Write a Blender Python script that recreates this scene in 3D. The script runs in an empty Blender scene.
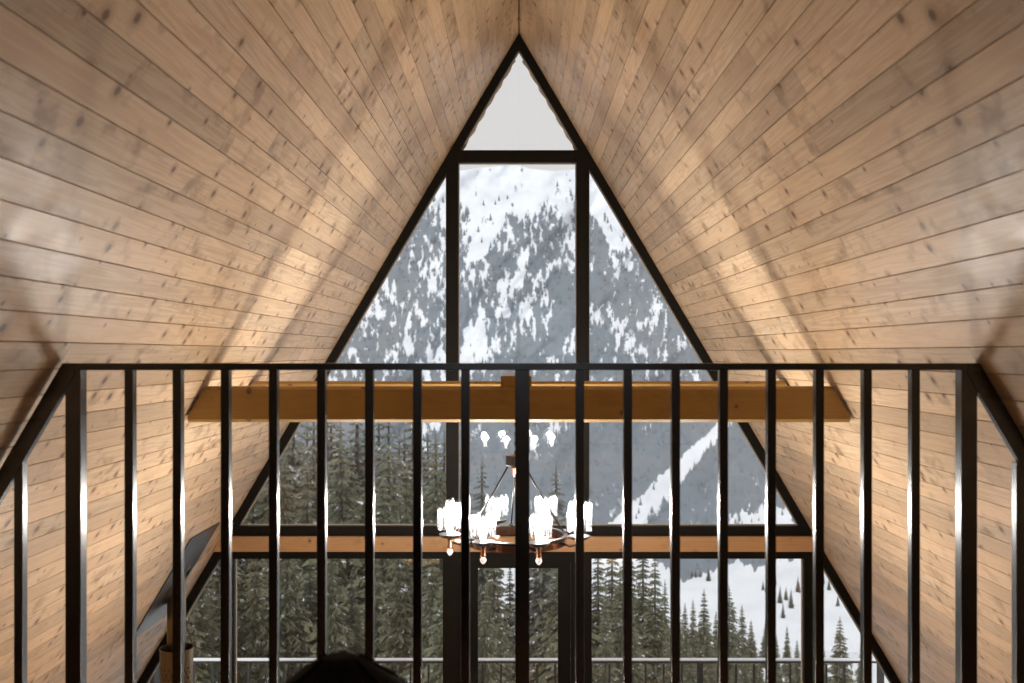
import bpy, bmesh, math, random
import numpy as np
from mathutils import Vector, Matrix

random.seed(11)
sc = bpy.context.scene
COL = sc.collection
PI = math.pi

# ------------------------------------------------------------------ dimensions (metres, z=0 main floor)
E = 3.53                 # camera height above the main floor
R = 2.20                 # ridge above camera
RZ = E + R
K = 0.588                # half width per metre of drop
TH = math.atan(K)
ST, CT = math.sin(TH), math.cos(TH)
FILL_W = 66.0  # power of each added fill lamp
GY = 6.92                # gable glass plane
BACKY = -2.6
LOFT = E - 1.10          # loft floor height
RAIL_Y = 2.84
FPX = 1000.0


def hw(z, inset=0.0):
    """half width of the A-frame interior at height z"""
    return (RZ - z) * K - inset


def at(px, py, d):
    return Vector(((px - 519) / FPX * d, d, E + (353 - py) / FPX * d))


# ------------------------------------------------------------------ object helpers
def tag(o, label=None, cat=None, group=None, kind=None):
    if label: o['label'] = label
    if cat: o['category'] = cat
    if group: o['group'] = group
    if kind: o['kind'] = kind
    return o


def link(name, me, mat=None, parent=None, loc=None):
    o = bpy.data.objects.new(name, me)
    COL.objects.link(o)
    if mat is not None and me is not None and not me.materials:
        me.materials.append(mat)
    if parent is not None:
        o.parent = parent
    if loc is not None:
        o.location = loc
    return o


def empty(name, loc=(0, 0, 0)):
    o = bpy.data.objects.new(name, None)
    o.empty_display_size = .1
    COL.objects.link(o)
    o.location = loc
    return o


def finish(bm, name, mat=None, parent=None, loc=None, smooth=False, uv=True):
    bmesh.ops.recalc_face_normals(bm, faces=bm.faces)
    if uv:
        box_uv(bm)
    me = bpy.data.meshes.new(name)
    bm.to_mesh(me)
    bm.free()
    if smooth:
        for p in me.polygons: p.use_smooth = True
    return link(name, me, mat, parent, loc)


def box_uv(bm):
    """uv in metres, u along the longest side"""
    if not bm.verts: return
    uvl = bm.loops.layers.uv.verify()
    xs = [[v.co[i] for v in bm.verts] for i in range(3)]
    ext = [max(a) - min(a) for a in xs]
    L = ext.index(max(ext))
    oth = [i for i in range(3) if i != L]
    for f in bm.faces:
        n = f.normal
        b = oth[0] if abs(n[oth[0]]) <= abs(n[oth[1]]) else oth[1]
        for l in f.loops:
            l[uvl].uv = (l.vert.co[L], l.vert.co[b])


def add_box(bm, x0, x1, y0, y1, z0, z1, bevel=0.0):
    vs = [bm.verts.new((x, y, z)) for x in (x0, x1) for y in (y0, y1) for z in (z0, z1)]
    idx = [(0, 1, 3, 2), (4, 6, 7, 5), (0, 4, 5, 1), (2, 3, 7, 6), (0, 2, 6, 4), (1, 5, 7, 3)]
    fs = [bm.faces.new([vs[i] for i in q]) for q in idx]
    if bevel > 0:
        es = list({e for f in fs for e in f.edges})
        bmesh.ops.bevel(bm, geom=es, offset=bevel, segments=2, affect='EDGES', profile=.6)


def add_prism(bm, poly, y0, y1):
    """extrude a polygon of (x,z) along y"""
    a = [bm.verts.new((x, y0, z)) for x, z in poly]
    b = [bm.verts.new((x, y1, z)) for x, z in poly]
    n = len(poly)
    bm.faces.new(a)
    bm.faces.new(b[::-1])
    for i in range(n):
        j = (i + 1) % n
        bm.faces.new((a[i], b[i], b[j], a[j]))


def add_ring_prism(bm, outer, inner, y0, y1):
    n = len(outer)
    vo0 = [bm.verts.new((x, y0, z)) for x, z in outer]
    vi0 = [bm.verts.new((x, y0, z)) for x, z in inner]
    vo1 = [bm.verts.new((x, y1, z)) for x, z in outer]
    vi1 = [bm.verts.new((x, y1, z)) for x, z in inner]
    for i in range(n):
        j = (i + 1) % n
        bm.faces.new((vo0[i], vo0[j], vi0[j], vi0[i]))
        bm.faces.new((vo1[i], vi1[i], vi1[j], vo1[j]))
        bm.faces.new((vo0[i], vo1[i], vo1[j], vo0[j]))
        bm.faces.new((vi0[i], vi0[j], vi1[j], vi1[i]))


def add_lathe(bm, prof, c=(0, 0, 0), n=24, cap=True, wob=None):
    rings = []
    for r, z in prof:
        ring = []
        for i in range(n):
            a = 2 * PI * i / n
            rr = r * (wob(a, z) if wob else 1)
            ring.append(bm.verts.new((c[0] + rr * math.cos(a), c[1] + rr * math.sin(a), c[2] + z)))
        rings.append(ring)
    for k in range(len(rings) - 1):
        for i in range(n):
            j = (i + 1) % n
            bm.faces.new((rings[k][i], rings[k][j], rings[k + 1][j], rings[k + 1][i]))
    if cap:
        bm.faces.new(rings[0][::-1])
        bm.faces.new(rings[-1])


def add_tube(bm, p0, p1, r, n=10, r1=None):
    p0, p1 = Vector(p0), Vector(p1)
    d = (p1 - p0).normalized()
    up = Vector((0, 0, 1)) if abs(d.z) < .9 else Vector((1, 0, 0))
    a = d.cross(up).normalized()
    b = d.cross(a)
    r1 = r if r1 is None else r1
    A = [bm.verts.new(p0 + (a * math.cos(t) + b * math.sin(t)) * r) for t in [2 * PI * i / n for i in range(n)]]
    B = [bm.verts.new(p1 + (a * math.cos(t) + b * math.sin(t)) * r1) for t in [2 * PI * i / n for i in range(n)]]
    for i in range(n):
        j = (i + 1) % n
        bm.faces.new((A[i], A[j], B[j], B[i]))
    bm.faces.new(A[::-1])
    bm.faces.new(B)


def add_path(bm, pts, r, n=8, closed=False):
    pts = [Vector(p) for p in pts]
    m = len(pts)
    rings = []
    for k, p in enumerate(pts):
        if closed:
            d = (pts[(k + 1) % m] - pts[k - 1]).normalized()
        else:
            d = (pts[min(k + 1, m - 1)] - pts[max(k - 1, 0)]).normalized()
        up = Vector((0, 0, 1)) if abs(d.z) < .95 else Vector((0, 1, 0))
        a = d.cross(up).normalized()
        b = d.cross(a)
        rings.append([bm.verts.new(p + (a * math.cos(t) + b * math.sin(t)) * r) for t in [2 * PI * i / n for i in range(n)]])
    for k in range(m if closed else m - 1):
        A, B = rings[k], rings[(k + 1) % m]
        for i in range(n):
            j = (i + 1) % n
            bm.faces.new((A[i], A[j], B[j], B[i]))
    if not closed:
        bm.faces.new(rings[0][::-1])
        bm.faces.new(rings[-1])


# ------------------------------------------------------------------ materials
class NT:
    def __init__(self, name):
        self.m = bpy.data.materials.new(name)
        self.m.use_nodes = True
        self.t = self.m.node_tree
        self.t.nodes.clear()
        self.out = self.t.nodes.new('ShaderNodeOutputMaterial')

    def n(self, typ, **kw):
        nd = self.t.nodes.new(typ)
        for k, v in kw.items(): setattr(nd, k, v)
        return nd

    def put(self, sock, v):
        if hasattr(v, 'is_linked') or isinstance(v, bpy.types.NodeSocket):
            self.t.links.new(v, sock)
        else:
            if isinstance(v, (tuple, list)) and len(v) == 3 and sock.type == 'RGBA':
                v = (*v, 1)
            sock.default_value = v

    def math(self, op, a, b=0.0, c=0.0):
        nd = self.n('ShaderNodeMath', operation=op)
        self.put(nd.inputs[0], a); self.put(nd.inputs[1], b); self.put(nd.inputs[2], c)
        return nd.outputs[0]

    def mix(self, f, a, b, blend='MIX'):
        nd = self.n('ShaderNodeMix', data_type='RGBA', blend_type=blend)
        self.put(nd.inputs[0], f); self.put(nd.inputs[6], a); self.put(nd.inputs[7], b)
        return nd.outputs[2]

    def xyz(self, x, y, z=0.0):
        nd = self.n('ShaderNodeCombineXYZ')
        self.put(nd.inputs[0], x); self.put(nd.inputs[1], y); self.put(nd.inputs[2], z)
        return nd.outputs[0]

    def noise(self, vec, scale, detail=3, rough=.55, dist=0.0):
        nd = self.n('ShaderNodeTexNoise')
        self.put(nd.inputs['Vector'], vec)
        nd.inputs['Scale'].default_value = scale
        nd.inputs['Detail'].default_value = detail
        nd.inputs['Roughness'].default_value = rough
        nd.inputs['Distortion'].default_value = dist
        return nd.outputs[0]

    def ramp(self, f, stops):
        nd = self.n('ShaderNodeMapRange', interpolation_type='SMOOTHSTEP')
        self.put(nd.inputs[0], f)
        for i, v in enumerate(stops): nd.inputs[1 + i].default_value = v
        return nd.outputs[0]

    def bsdf(self, **kw):
        nd = self.n('ShaderNodeBsdfPrincipled')
        for k, v in kw.items():
            self.put(nd.inputs[k.replace('_', ' ')], v)
        self.t.links.new(nd.outputs[0], self.out.inputs[0])
        return nd


def pine(name, pitch=.0863, phase=0.0, light=(.80, .64, .46), dark=(.48, .31, .175), knot=.5, board=3.1, var=.34, rough=.40):
    m = NT(name)
    uv = m.n('ShaderNodeUVMap')
    s = m.n('ShaderNodeSeparateXYZ')
    m.t.links.new(uv.outputs[0], s.inputs[0])
    u, v = s.outputs[0], s.outputs[1]
    pl = m.math('FLOOR', m.math('DIVIDE', m.math('SUBTRACT', v, phase), pitch))
    w1 = m.n('ShaderNodeTexWhiteNoise', noise_dimensions='1D')
    m.put(w1.inputs['W'], pl)
    r1 = w1.outputs['Value']
    ub = m.math('DIVIDE', m.math('ADD', u, m.math('MULTIPLY', r1, 7.0)), board)
    bi = m.math('FLOOR', ub)
    w2 = m.n('ShaderNodeTexWhiteNoise', noise_dimensions='2D')
    m.put(w2.inputs['Vector'], m.xyz(pl, bi))
    r2 = w2.outputs['Value']
    sep2 = m.n('ShaderNodeSeparateColor')
    m.t.links.new(w2.outputs['Color'], sep2.inputs[0])
    r3, r4 = sep2.outputs[1], sep2.outputs[2]
    off = m.math('MULTIPLY', r2, 31.0)
    # knots
    kv = m.xyz(m.math('ADD', u, off), v, 0.0)
    vo = m.n('ShaderNodeTexVoronoi', voronoi_dimensions='2D')
    m.put(vo.inputs['Vector'], kv)
    vo.inputs['Scale'].default_value = 8.0
    sk = m.n('ShaderNodeSeparateColor')
    m.t.links.new(vo.outputs['Color'], sk.inputs[0])
    size = m.math('MULTIPLY', m.ramp(sk.outputs[0], (1 - knot, 1.0, .25, 1.0)), m.math('GREATER_THAN', sk.outputs[0], 1 - knot))
    dk = m.math('DIVIDE', vo.outputs['Distance'], m.math('ADD', m.math('MULTIPLY', size, .125), .0001))
    core = m.ramp(dk, (.55, 1.15, 1.0, 0.0))
    halo = m.math('MULTIPLY', m.ramp(dk, (.6, 3.0, 1.0, 0.0)), m.math('GREATER_THAN', size, .01))
    # grain, bent round the knots
    vg = m.math('ADD', m.math('MULTIPLY', v, 26.0), m.math('MULTIPLY', halo, 1.6))
    g1 = m.noise(m.xyz(m.math('ADD', m.math('MULTIPLY', u, .9), off), vg, off), 1.0, 3, .55, .6)
    rings = m.math('ADD', m.math('MULTIPLY', m.math('SINE', m.math('MULTIPLY', g1, 42.0)), .5), .5)
    g2 = m.noise(m.xyz(m.math('ADD', m.math('MULTIPLY', u, 5.0), off), m.math('MULTIPLY', v, 220.0), off), 1.0, 3, .6)
    grain = m.math('ADD', m.math('MULTIPLY', rings, .42), m.math('MULTIPLY', g2, .45))
    blot = m.ramp(m.noise(m.xyz(m.math('ADD', m.math('MULTIPLY', u, 6.5), off), m.math('MULTIPLY', v, 9.0), off), 1.0, 3, .6), (.53, .74, 0.0, 1.0))
    c = m.mix(grain, light, dark)
    c = m.mix(m.math('MULTIPLY', blot, .9), c, tuple(x * .66 for x in dark))
    c = m.mix(m.math('MULTIPLY', r4, .5), c, (light[0] * .94, light[1] * .84, light[2] * .74))
    c = m.mix(m.math('MULTIPLY', halo, .58), c, (.36, .20, .09))
    c = m.mix(m.math('MULTIPLY', core, .92), c, (.15, .075, .035))
    val = m.math('ADD', 1 - var * .6, m.math('MULTIPLY', r3, var))
    hsv = m.n('ShaderNodeHueSaturation')
    m.put(hsv.inputs['Color'], c)
    m.put(hsv.inputs['Value'], val)
    fr = m.math('FRACT', ub)
    joint = m.math('LESS_THAN', fr, .0012)
    c = m.mix(m.math('MULTIPLY', joint, .5), hsv.outputs[0], (.12, .065, .03))
    bump = m.n('ShaderNodeBump')
    bump.inputs['Strength'].default_value = .12
    bump.inputs['Distance'].default_value = .002
    m.put(bump.inputs['Height'], m.math('SUBTRACT', m.math('MULTIPLY', g2, .6), joint))
    sheen = m.noise(m.xyz(m.math('MULTIPLY', u, 5.0), m.math('MULTIPLY', v, 8.0), off), 1.0, 3, .6)
    rg = m.math('ADD', rough - .20, m.math('MULTIPLY', sheen, .42))
    m.bsdf(Base_Color=c, Roughness=rg, Normal=bump.outputs[0], Specular_IOR_Level=.45)
    return m.m


def plain(name, col, rough=.5, metallic=0.0, spec=.5, noise=0.0, nscale=30, coat=0.0, ior=1.5):
    m = NT(name)
    c = col
    if noise:
        tc = m.n('ShaderNodeTexCoord')
        f = m.noise(tc.outputs['Object'], nscale, 4)
        c = m.mix(f, tuple(x * (1 - noise) for x in col), tuple(min(1, x * (1 + noise)) for x in col))
    m.bsdf(Base_Color=c, Roughness=rough, Metallic=metallic, Specular_IOR_Level=spec, Coat_Weight=coat, IOR=ior)
    return m.m


def glass_pane(name):
    m = NT(name)
    lw = m.n('ShaderNodeLayerWeight')
    lw.inputs['Blend'].default_value = .5
    f = m.math('ADD', .045, m.math('MULTIPLY', m.math('POWER', lw.outputs['Facing'], 5.0), .95))
    tr = m.n('ShaderNodeBsdfTransparent')
    tr.inputs[0].default_value = (.97, .98, .975, 1)
    gl = m.n('ShaderNodeBsdfGlossy')
    gl.inputs['Roughness'].default_value = 0.0
    mx = m.n('ShaderNodeMixShader')
    m.put(mx.inputs[0], f)
    m.t.links.new(tr.outputs[0], mx.inputs[1])
    m.t.links.new(gl.outputs[0], mx.inputs[2])
    df = m.n('ShaderNodeBsdfDiffuse'); df.inputs[0].default_value = (.8, .8, .8, 1)
    m3 = m.n('ShaderNodeMixShader'); m3.inputs[0].default_value = .022
    m.t.links.new(mx.outputs[0], m3.inputs[1]); m.t.links.new(df.outputs[0], m3.inputs[2])
    m.t.links.new(m3.outputs[0], m.out.inputs[0])
    return m.m


def crystal(name):
    """lit cut-glass rods"""
    m = NT(name)
    tr = m.n('ShaderNodeBsdfTransparent')
    tr.inputs[0].default_value = (.97, .98, 1, 1)
    gl = m.n('ShaderNodeBsdfGlossy'); gl.inputs['Roughness'].default_value = .02
    tl = m.n('ShaderNodeBsdfTranslucent'); tl.inputs[0].default_value = (.92, .95, 1, 1)
    lw = m.n('ShaderNodeLayerWeight'); lw.inputs['Blend'].default_value = .5
    f = m.math('ADD', .05, m.math('MULTIPLY', m.math('POWER', lw.outputs['Facing'], 3.0), .75))
    m1 = m.n('ShaderNodeMixShader'); m1.inputs[0].default_value = .006
    m.t.links.new(tr.outputs[0], m1.inputs[1]); m.t.links.new(tl.outputs[0], m1.inputs[2])
    m2 = m.n('ShaderNodeMixShader'); m.put(m2.inputs[0], f)
    m.t.links.new(m1.outputs[0], m2.inputs[1]); m.t.links.new(gl.outputs[0], m2.inputs[2])
    m.t.links.new(m2.outputs[0], m.out.inputs[0])
    return m.m


def emit(name, col, s):
    m = NT(name)
    e = m.n('ShaderNodeEmission')
    e.inputs[0].default_value = (*col, 1); e.inputs[1].default_value = s
    m.t.links.new(e.outputs[0], m.out.inputs[0])
    return m.m


def sleeve_mat():
    m = NT('perforated_sleeve')
    tc = m.n('ShaderNodeTexCoord'); sp_ = m.n('ShaderNodeSeparateXYZ')
    m.t.links.new(tc.outputs['Object'], sp_.inputs[0])
    ang = m.math('MULTIPLY', m.math('ARCTAN2', sp_.outputs[1], sp_.outputs[0]), 20 / (2 * PI))
    row = m.math('DIVIDE', sp_.outputs[2], .030)
    ang = m.math('ADD', ang, m.math('MULTIPLY', m.math('MODULO', m.math('FLOOR', row), 2.0), .5))
    dx = m.math('SUBTRACT', m.math('FRACT', m.math('ADD', ang, 20.0)), .5)
    dy = m.math('SUBTRACT', m.math('FRACT', row), .5)
    d = m.math('SQRT', m.math('ADD', m.math('MULTIPLY', dx, dx), m.math('MULTIPLY', dy, dy)))
    hole = m.math('MULTIPLY', m.math('LESS_THAN', d, .22), m.math('LESS_THAN', sp_.outputs[2], E - 1.84 - .10))
    b = m.bsdf(Base_Color=(.30, .23, .14), Roughness=.3, Metallic=.9)
    tr = m.n('ShaderNodeBsdfTransparent'); mx = m.n('ShaderNodeMixShader')
    m.put(mx.inputs[0], hole)
    m.t.links.new(b.outputs[0], mx.inputs[1]); m.t.links.new(tr.outputs[0], mx.inputs[2])
    m.t.links.new(mx.outputs[0], m.out.inputs[0])
    return m.m


M_sleeve = sleeve_mat()
PITCH = .0863
V_L = (1 - .0133) * R / CT
V_R = (1 - .0074) * R / CT
PH_L = V_L % PITCH
PH_R = V_R % PITCH
M_wl = pine('pine_planks_left', PITCH, PH_L, knot=.62)
M_wr = pine('pine_planks_right', PITCH, PH_R, knot=.40)
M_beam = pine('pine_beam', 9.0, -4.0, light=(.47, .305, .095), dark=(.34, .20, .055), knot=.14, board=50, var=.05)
M_header = pine('pine_header', 9.0, -4.0, light=(.70, .46, .26), dark=(.50, .30, .14), knot=.12, board=50, var=.05)
M_floor = pine('oak_floor', .13, 0, light=(.42, .27, .15), dark=(.28, .16, .08), knot=.12, board=1.8)
M_back = pine('pine_back_wall', .13, 0, knot=.3)
M_frame = plain('black_brown_frame', (.009, .008, .0065), .5, spec=.22, noise=.25, nscale=14)
M_rail = plain('black_gloss_steel', (.006, .006, .0065), .22, noise=.2, nscale=40, ior=1.9, spec=.6)
M_bead = plain('pale_wood_bead', (.50, .42, .32), .55, noise=.2)
M_glass = glass_pane('window_glass')
M_crystal = crystal('crystal_rods')
M_bulb = emit('lit_bulb', (1, .95, .88), 22.0)
M_finial = None
M_iron = plain('dark_iron', (.02, .018, .017), .3, metallic=.6, noise=.2)
M_bronze = plain('dark_bronze', (.13, .07, .048), .25, metallic=1.0, noise=.15)
M_copper = plain('copper', (.42, .19, .11), .25, metallic=1.0, noise=.12)
M_pipe = plain('stove_pipe_steel', (.30, .23, .14), .30, metallic=.9, noise=.2, nscale=8)
M_pipe_in = plain('pipe_inside', (.01, .01, .01), .7)
M_tin = plain('flashing_tin', (.13, .13, .13), .30, metallic=.9, noise=.25, nscale=12)
M_bag = plain('black_fabric', (.006, .006, .006), .85, noise=.3, nscale=60, spec=.2)
M_snowrail = plain('pale_rail_metal', (.90, .90, .91), .5, noise=.05)
M_darkrail = plain('dark_rail_metal', (.035, .035, .037), .45, noise=.1)
M_deck = plain('snowy_deck', (.75, .76, .78), .7, noise=.1, nscale=3)
M_trunk = plain('bark', (.10, .075, .055), .9, noise=.4, nscale=20)
M_stove = plain('cast_iron', (.02, .02, .02), .5, noise=.2)

# ------------------------------------------------------------------ sloping plank walls (the A-frame)
def slope_wall(name, side, seam0, mat, label):
    L = RZ / CT
    prof = [(0.006, 0.0)]
    k = -40
    while True:
        vs = seam0 + k * PITCH
        k += 1
        if vs < .02: continue
        if vs > L - .02: break
        g = .0013
        prof += [(vs - g - .0008, 0), (vs - g, .0065), (vs + g, .0065), (vs + g + .0008, 0)]
    prof += [(L, 0), (L + .10, .16), (0.0, .16)]
    y0, y1 = BACKY - .12, GY + .12
    bm = bmesh.new()
    uvl = bm.loops.layers.uv.verify()

    def P(v, n, y):
        x = -(v * ST) - n * CT
        z = RZ - v * CT + n * ST
        return (x * (-side), y, z)
    # side=-1 left, +1 right
    a = [bm.verts.new(P(v, n, y0)) for v, n in prof]
    b = [bm.verts.new(P(v, n, y1)) for v, n in prof]
    n = len(prof)
    for i in range(n):
        j = (i + 1) % n
        f = bm.faces.new((a[i], b[i], b[j], a[j]))
        for l, (vv, yy) in zip(f.loops, ((prof[i][0], y0), (prof[i][0], y1), (prof[j][0], y1), (prof[j][0], y0))):
            l[uvl].uv = (yy, vv)
    bm.faces.new(a); bm.faces.new(b[::-1])
    o = finish(bm, name, mat, uv=False)
    tag(o, label, None, kind='structure')
    return o


slope_wall('wall_left', -1, V_L, M_wl, 'left sloping wall of knotty pine planks')
slope_wall('wall_right', 1, V_R, M_wr, 'right sloping wall of knotty pine planks')
bm = bmesh.new()
add_box(bm, -.03, .03, BACKY - .1, GY + .1, RZ + .012, RZ + .05)
tag(finish(bm, 'trim_ridge', M_frame), 'dark gap along the ridge', kind='structure')

# floors
bm = bmesh.new(); add_box(bm, -hw(0), hw(0), BACKY - .1, GY + .1, -.15, 0)
tag(finish(bm, 'floor', M_floor), 'main wooden floor', kind='structure')
bm = bmesh.new()
w = hw(LOFT) - .0
w2 = hw(LOFT - .22)
add_prism(bm, [(-w, LOFT), (w, LOFT), (w2, LOFT - .22), (-w2, LOFT - .22)], BACKY, RAIL_Y + .06)
tag(finish(bm, 'floor_loft', M_floor), 'loft floor', kind='structure')

# back wall with a window opening
bx, bz0, bz1 = .95, E - .1, E + .85
bm = bmesh.new()
y0, y1 = BACKY - .1, BACKY
add_prism(bm, [(-hw(0), 0), (hw(0), 0), (hw(bz0), bz0), (-hw(bz0), bz0)], y0, y1)
add_prism(bm, [(-hw(bz0), bz0), (-bx, bz0), (-bx, bz1), (-hw(bz1), bz1)], y0, y1)
add_prism(bm, [(bx, bz0), (hw(bz0), bz0), (hw(bz1), bz1), (bx, bz1)], y0, y1)
add_prism(bm, [(-hw(bz1), bz1), (hw(bz1), bz1), (0, RZ)], y0, y1)
tag(finish(bm, 'wall_back', M_back), 'back gable wall', kind='structure')

# ------------------------------------------------------------------ gable wall
D = 6.90
AP = 34.0


def pw(p):
    return ((p[0] - 519) / FPX * D, E + (353 - p[1]) / FPX * D)


FW = 9.6


def inn(y): return (y - AP) * K - FW


def gable_prism(name, poly, y0, y1, mat, label):
    bm = bmesh.new()
    add_prism(bm, [pw(p) for p in poly], y0, y1)
    return tag(finish(bm, name, mat), label, kind='structure')


FY = 353 + E / D * FPX           # floor in gable pixels
F0, F1 = 6.87, 6.95
for s, nm in ((-1, 'left'), (1, 'right')):
    gable_prism('trim_1' if s < 0 else 'trim_2',
                [(519, AP), (519 + s * (FY - AP) * K, FY), (519 + s * ((FY - AP) * K - FW), FY), (519, AP + FW / K)],
                F0, F1, M_frame, 'black raking frame along the %s slope' % nm)
gable_prism('trim_3', [(446.5, 160), (452, 151), (458.4, 151), (458.4, FY), (443.2, FY), (443.2, 527), (446.5, 527)], F0 - .004, F1 + .004, M_frame, 'black upright left of the centre panes')
gable_prism('trim_4', [(576.2, 151), (586, 151), (588.8, 156), (588.8, 527), (591.3, 527), (591.3, FY), (576.2, FY)], F0 - .004, F1 + .004, M_frame, 'black upright right of the centre panes')
gable_prism('trim_5', [(458.6, 151), (576.2, 151), (576.2, 163), (458.6, 163)], F0, F1, M_frame, 'black crossbar under the apex pane')
for k, (xa, xb, xc, xd) in enumerate(((519 - inn(525) - 3, 446.5, 446.5, 519 - inn(558) - 3), (458.6, 576.2, 576.2, 458.6), (588.8, 519 + inn(525) + 3, 519 + inn(558) + 3, 588.8))):
    gable_prism('trim_%d' % (6 + k), [(xa, 525.5), (xb, 525.5), (xc, 558), (xd, 558)], F0 + .004, F1 - .004, M_frame, 'black transom behind the pine header')
gable_prism('trim_9', [(519 - inn(549) - 2, 535), (519 + inn(549) + 2, 535), (519 + inn(549) + 9, 549.5), (519 - inn(549) - 9, 549.5)], F0 - .05, F0 - .006, M_header, 'pine header board across the gable above the doors')
gable_prism('trim_10', [(222, 557), (235, 557), (235, FY), (222, FY)], F0, F1, M_frame, 'black upright left of the lower left pane')
gable_prism('trim_11', [(803, 557), (816, 557), (816, FY), (803, FY)], F0, F1, M_frame, 'black upright right of the lower right pane')
for k, (xa, xb) in enumerate(((519 - inn(850) - 8, 222), (235, 443.5), (591, 803), (816, 519 + inn(850) + 8))):
    gable_prism('trim_%d' % (12 + k), [(xa, 850), (xb, 850), (xb, FY), (xa, FY)], F0 + .003, F1 - .003, M_frame, 'black sill at the foot of the gable')


def inset(poly, d):
    """inset a convex polygon by d pixels"""
    n = len(poly)
    cx = sum(p[0] for p in poly) / n; cy = sum(p[1] for p in poly) / n
    lines = []
    for i in range(n):
        (x0, y0), (x1, y1) = poly[i], poly[(i + 1) % n]
        dx, dy = x1 - x0, y1 - y0
        l = math.hypot(dx, dy)
        nx, ny = -dy / l, dx / l
        if nx * (cx - x0) + ny * (cy - y0) < 0: nx, ny = -nx, -ny
        lines.append((nx, ny, nx * x0 + ny * y0 + d))
    out = []
    for i in range(n):
        a1, b1, c1 = lines[i - 1]; a2, b2, c2 = lines[i]
        det = a1 * b2 - a2 * b1
        out.append(((c1 * b2 - c2 * b1) / det, (a1 * c2 - a2 * c1) / det))
    return out


wins = [
    ('small triangular window pane at the apex', [(519, AP + FW / K), (519 + inn(151), 151), (519 - inn(151), 151)]),
    ('tall centre pane below the apex window', [(458.6, 163), (576.2, 163), (576.2, 525.5), (458.6, 525.5)]),
    ('left triangular pane beside the centre pane', [(446.5, AP + (72.5 + FW) / K), (446.5, 525.5), (519 - inn(525.5), 525.5)]),
    ('right triangular pane beside the centre pane', [(588.8, AP + (69.8 + FW) / K), (519 + inn(525.5), 525.5), (588.8, 525.5)]),
    ('lower left pane beside the door', [(235, 558), (443.5, 558), (443.5, 850), (235, 850)]),
    ('lower right pane beside the door', [(591, 558), (803, 558), (803, 850), (591, 850)]),
    ('lowest left triangular pane', [(222, AP + (297 + FW) / K), (222, 850), (519 - inn(850), 850)]),
    ('lowest right triangular pane', [(816, AP + (297 + FW) / K), (519 + inn(850), 850), (816, 850)]),
]
for i, (lab, poly) in enumerate(wins):
    bm = bmesh.new()
    add_ring_prism(bm, [pw(p) for p in poly], [pw(p) for p in inset(poly, .8)], GY - .012, GY + .012)
    wo = tag(finish(bm, 'window_%d' % (i + 1), M_bead), lab, kind='structure')
    bm = bmesh.new()
    add_prism(bm, [pw(p) for p in inset(poly, .6)], GY - .004, GY + .004)
    finish(bm, 'pane', M_glass, wo)

# wavy frost line left along the edges of the apex pane
M_frost = plain('dried_sealant', (.62, .58, .52), .7)
for s in (-1, 1):
    bm = bmesh.new()
    pts = []
    n = 46
    for i in range(n + 1):
        yy = 60 + (150 - 60) * i / n
        e = inn(yy) - .9
        wv = .5 + 1.5 * abs(math.sin(i * .42 + s)) + .5 * random.random()
        pts.append((519 + s * e, 519 + s * (e - wv), yy))
    top = [pw((p[0], p[2])) for p in pts]; bot = [pw((p[1], p[2])) for p in pts]
    va = [bm.verts.new((x, GY - .006, z)) for x, z in top]; vb = [bm.verts.new((x, GY - .006, z)) for x, z in bot]
    vc = [bm.verts.new((x, GY - .0045, z)) for x, z in top]; vd = [bm.verts.new((x, GY - .0045, z)) for x, z in bot]
    for i in range(n):
        bm.faces.new((va[i], va[i + 1], vb[i + 1], vb[i]))
        bm.faces.new((vb[i], vb[i + 1], vd[i + 1], vd[i]))
        bm.faces.new((vc[i], vd[i], vd[i + 1], vc[i + 1]))
    finish(bm, 'sealant', M_frost, bpy.data.objects['window_1'])

# door between the two uprights
bm = bmesh.new()
add_ring_prism(bm, [pw(p) for p in ((458.6, 558), (576.2, 558), (576.2, FY), (458.6, FY))],
               [pw(p) for p in ((464, 562), (571, 562), (571, FY - 1), (464, FY - 1))], F0 + .002, F1 - .002)
door = tag(finish(bm, 'door_1', M_frame), 'black framed glass door in the middle of the gable', kind='structure')
bm = bmesh.new()
add_ring_prism(bm, [pw(p) for p in ((464.5, 562.5), (570.5, 562.5), (570.5, FY - 1.5), (464.5, FY - 1.5))],
               [pw(p) for p in ((478, 568), (558, 568), (558, FY - 30), (478, FY - 30))], GY - .025, GY + .025)
finish(bm, 'leaf', M_frame, door)
bm = bmesh.new()
add_prism(bm, [pw(p) for p in ((477.5, 567.5), (558.5, 567.5), (558.5, FY - 29), (477.5, FY - 29))], GY - .004, GY + .004)
finish(bm, 'pane', M_glass, door)
bm = bmesh.new()
hx = (472 - 519) / FPX * D
add_tube(bm, (hx, GY - .025, 1.0), (hx, GY - .07, 1.0), .012)
add_tube(bm, (hx, GY - .07, 1.0), (hx + .11, GY - .07, 1.0), .010)
finish(bm, 'handle', M_iron, door, smooth=True)

# back window
bm = bmesh.new()
add_ring_prism(bm, [(-bx, bz0), (bx, bz0), (bx, bz1), (-bx, bz1)], [(-bx + .06, bz0 + .06), (bx - .06, bz0 + .06), (bx - .06, bz1 - .06), (-bx + .06, bz1 - .06)], BACKY - .09, BACKY - .01)
add_box(bm, -.03, .03, BACKY - .085, BACKY - .015, bz0 + .06, bz1 - .06)
bw = tag(finish(bm, 'window_9', M_frame), 'window in the back wall', kind='structure')
bm = bmesh.new(); add_box(bm, -bx + .05, bx - .05, BACKY - .055, BACKY - .047, bz0 + .05, bz1 - .05)
finish(bm, 'pane', M_glass, bw)

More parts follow.
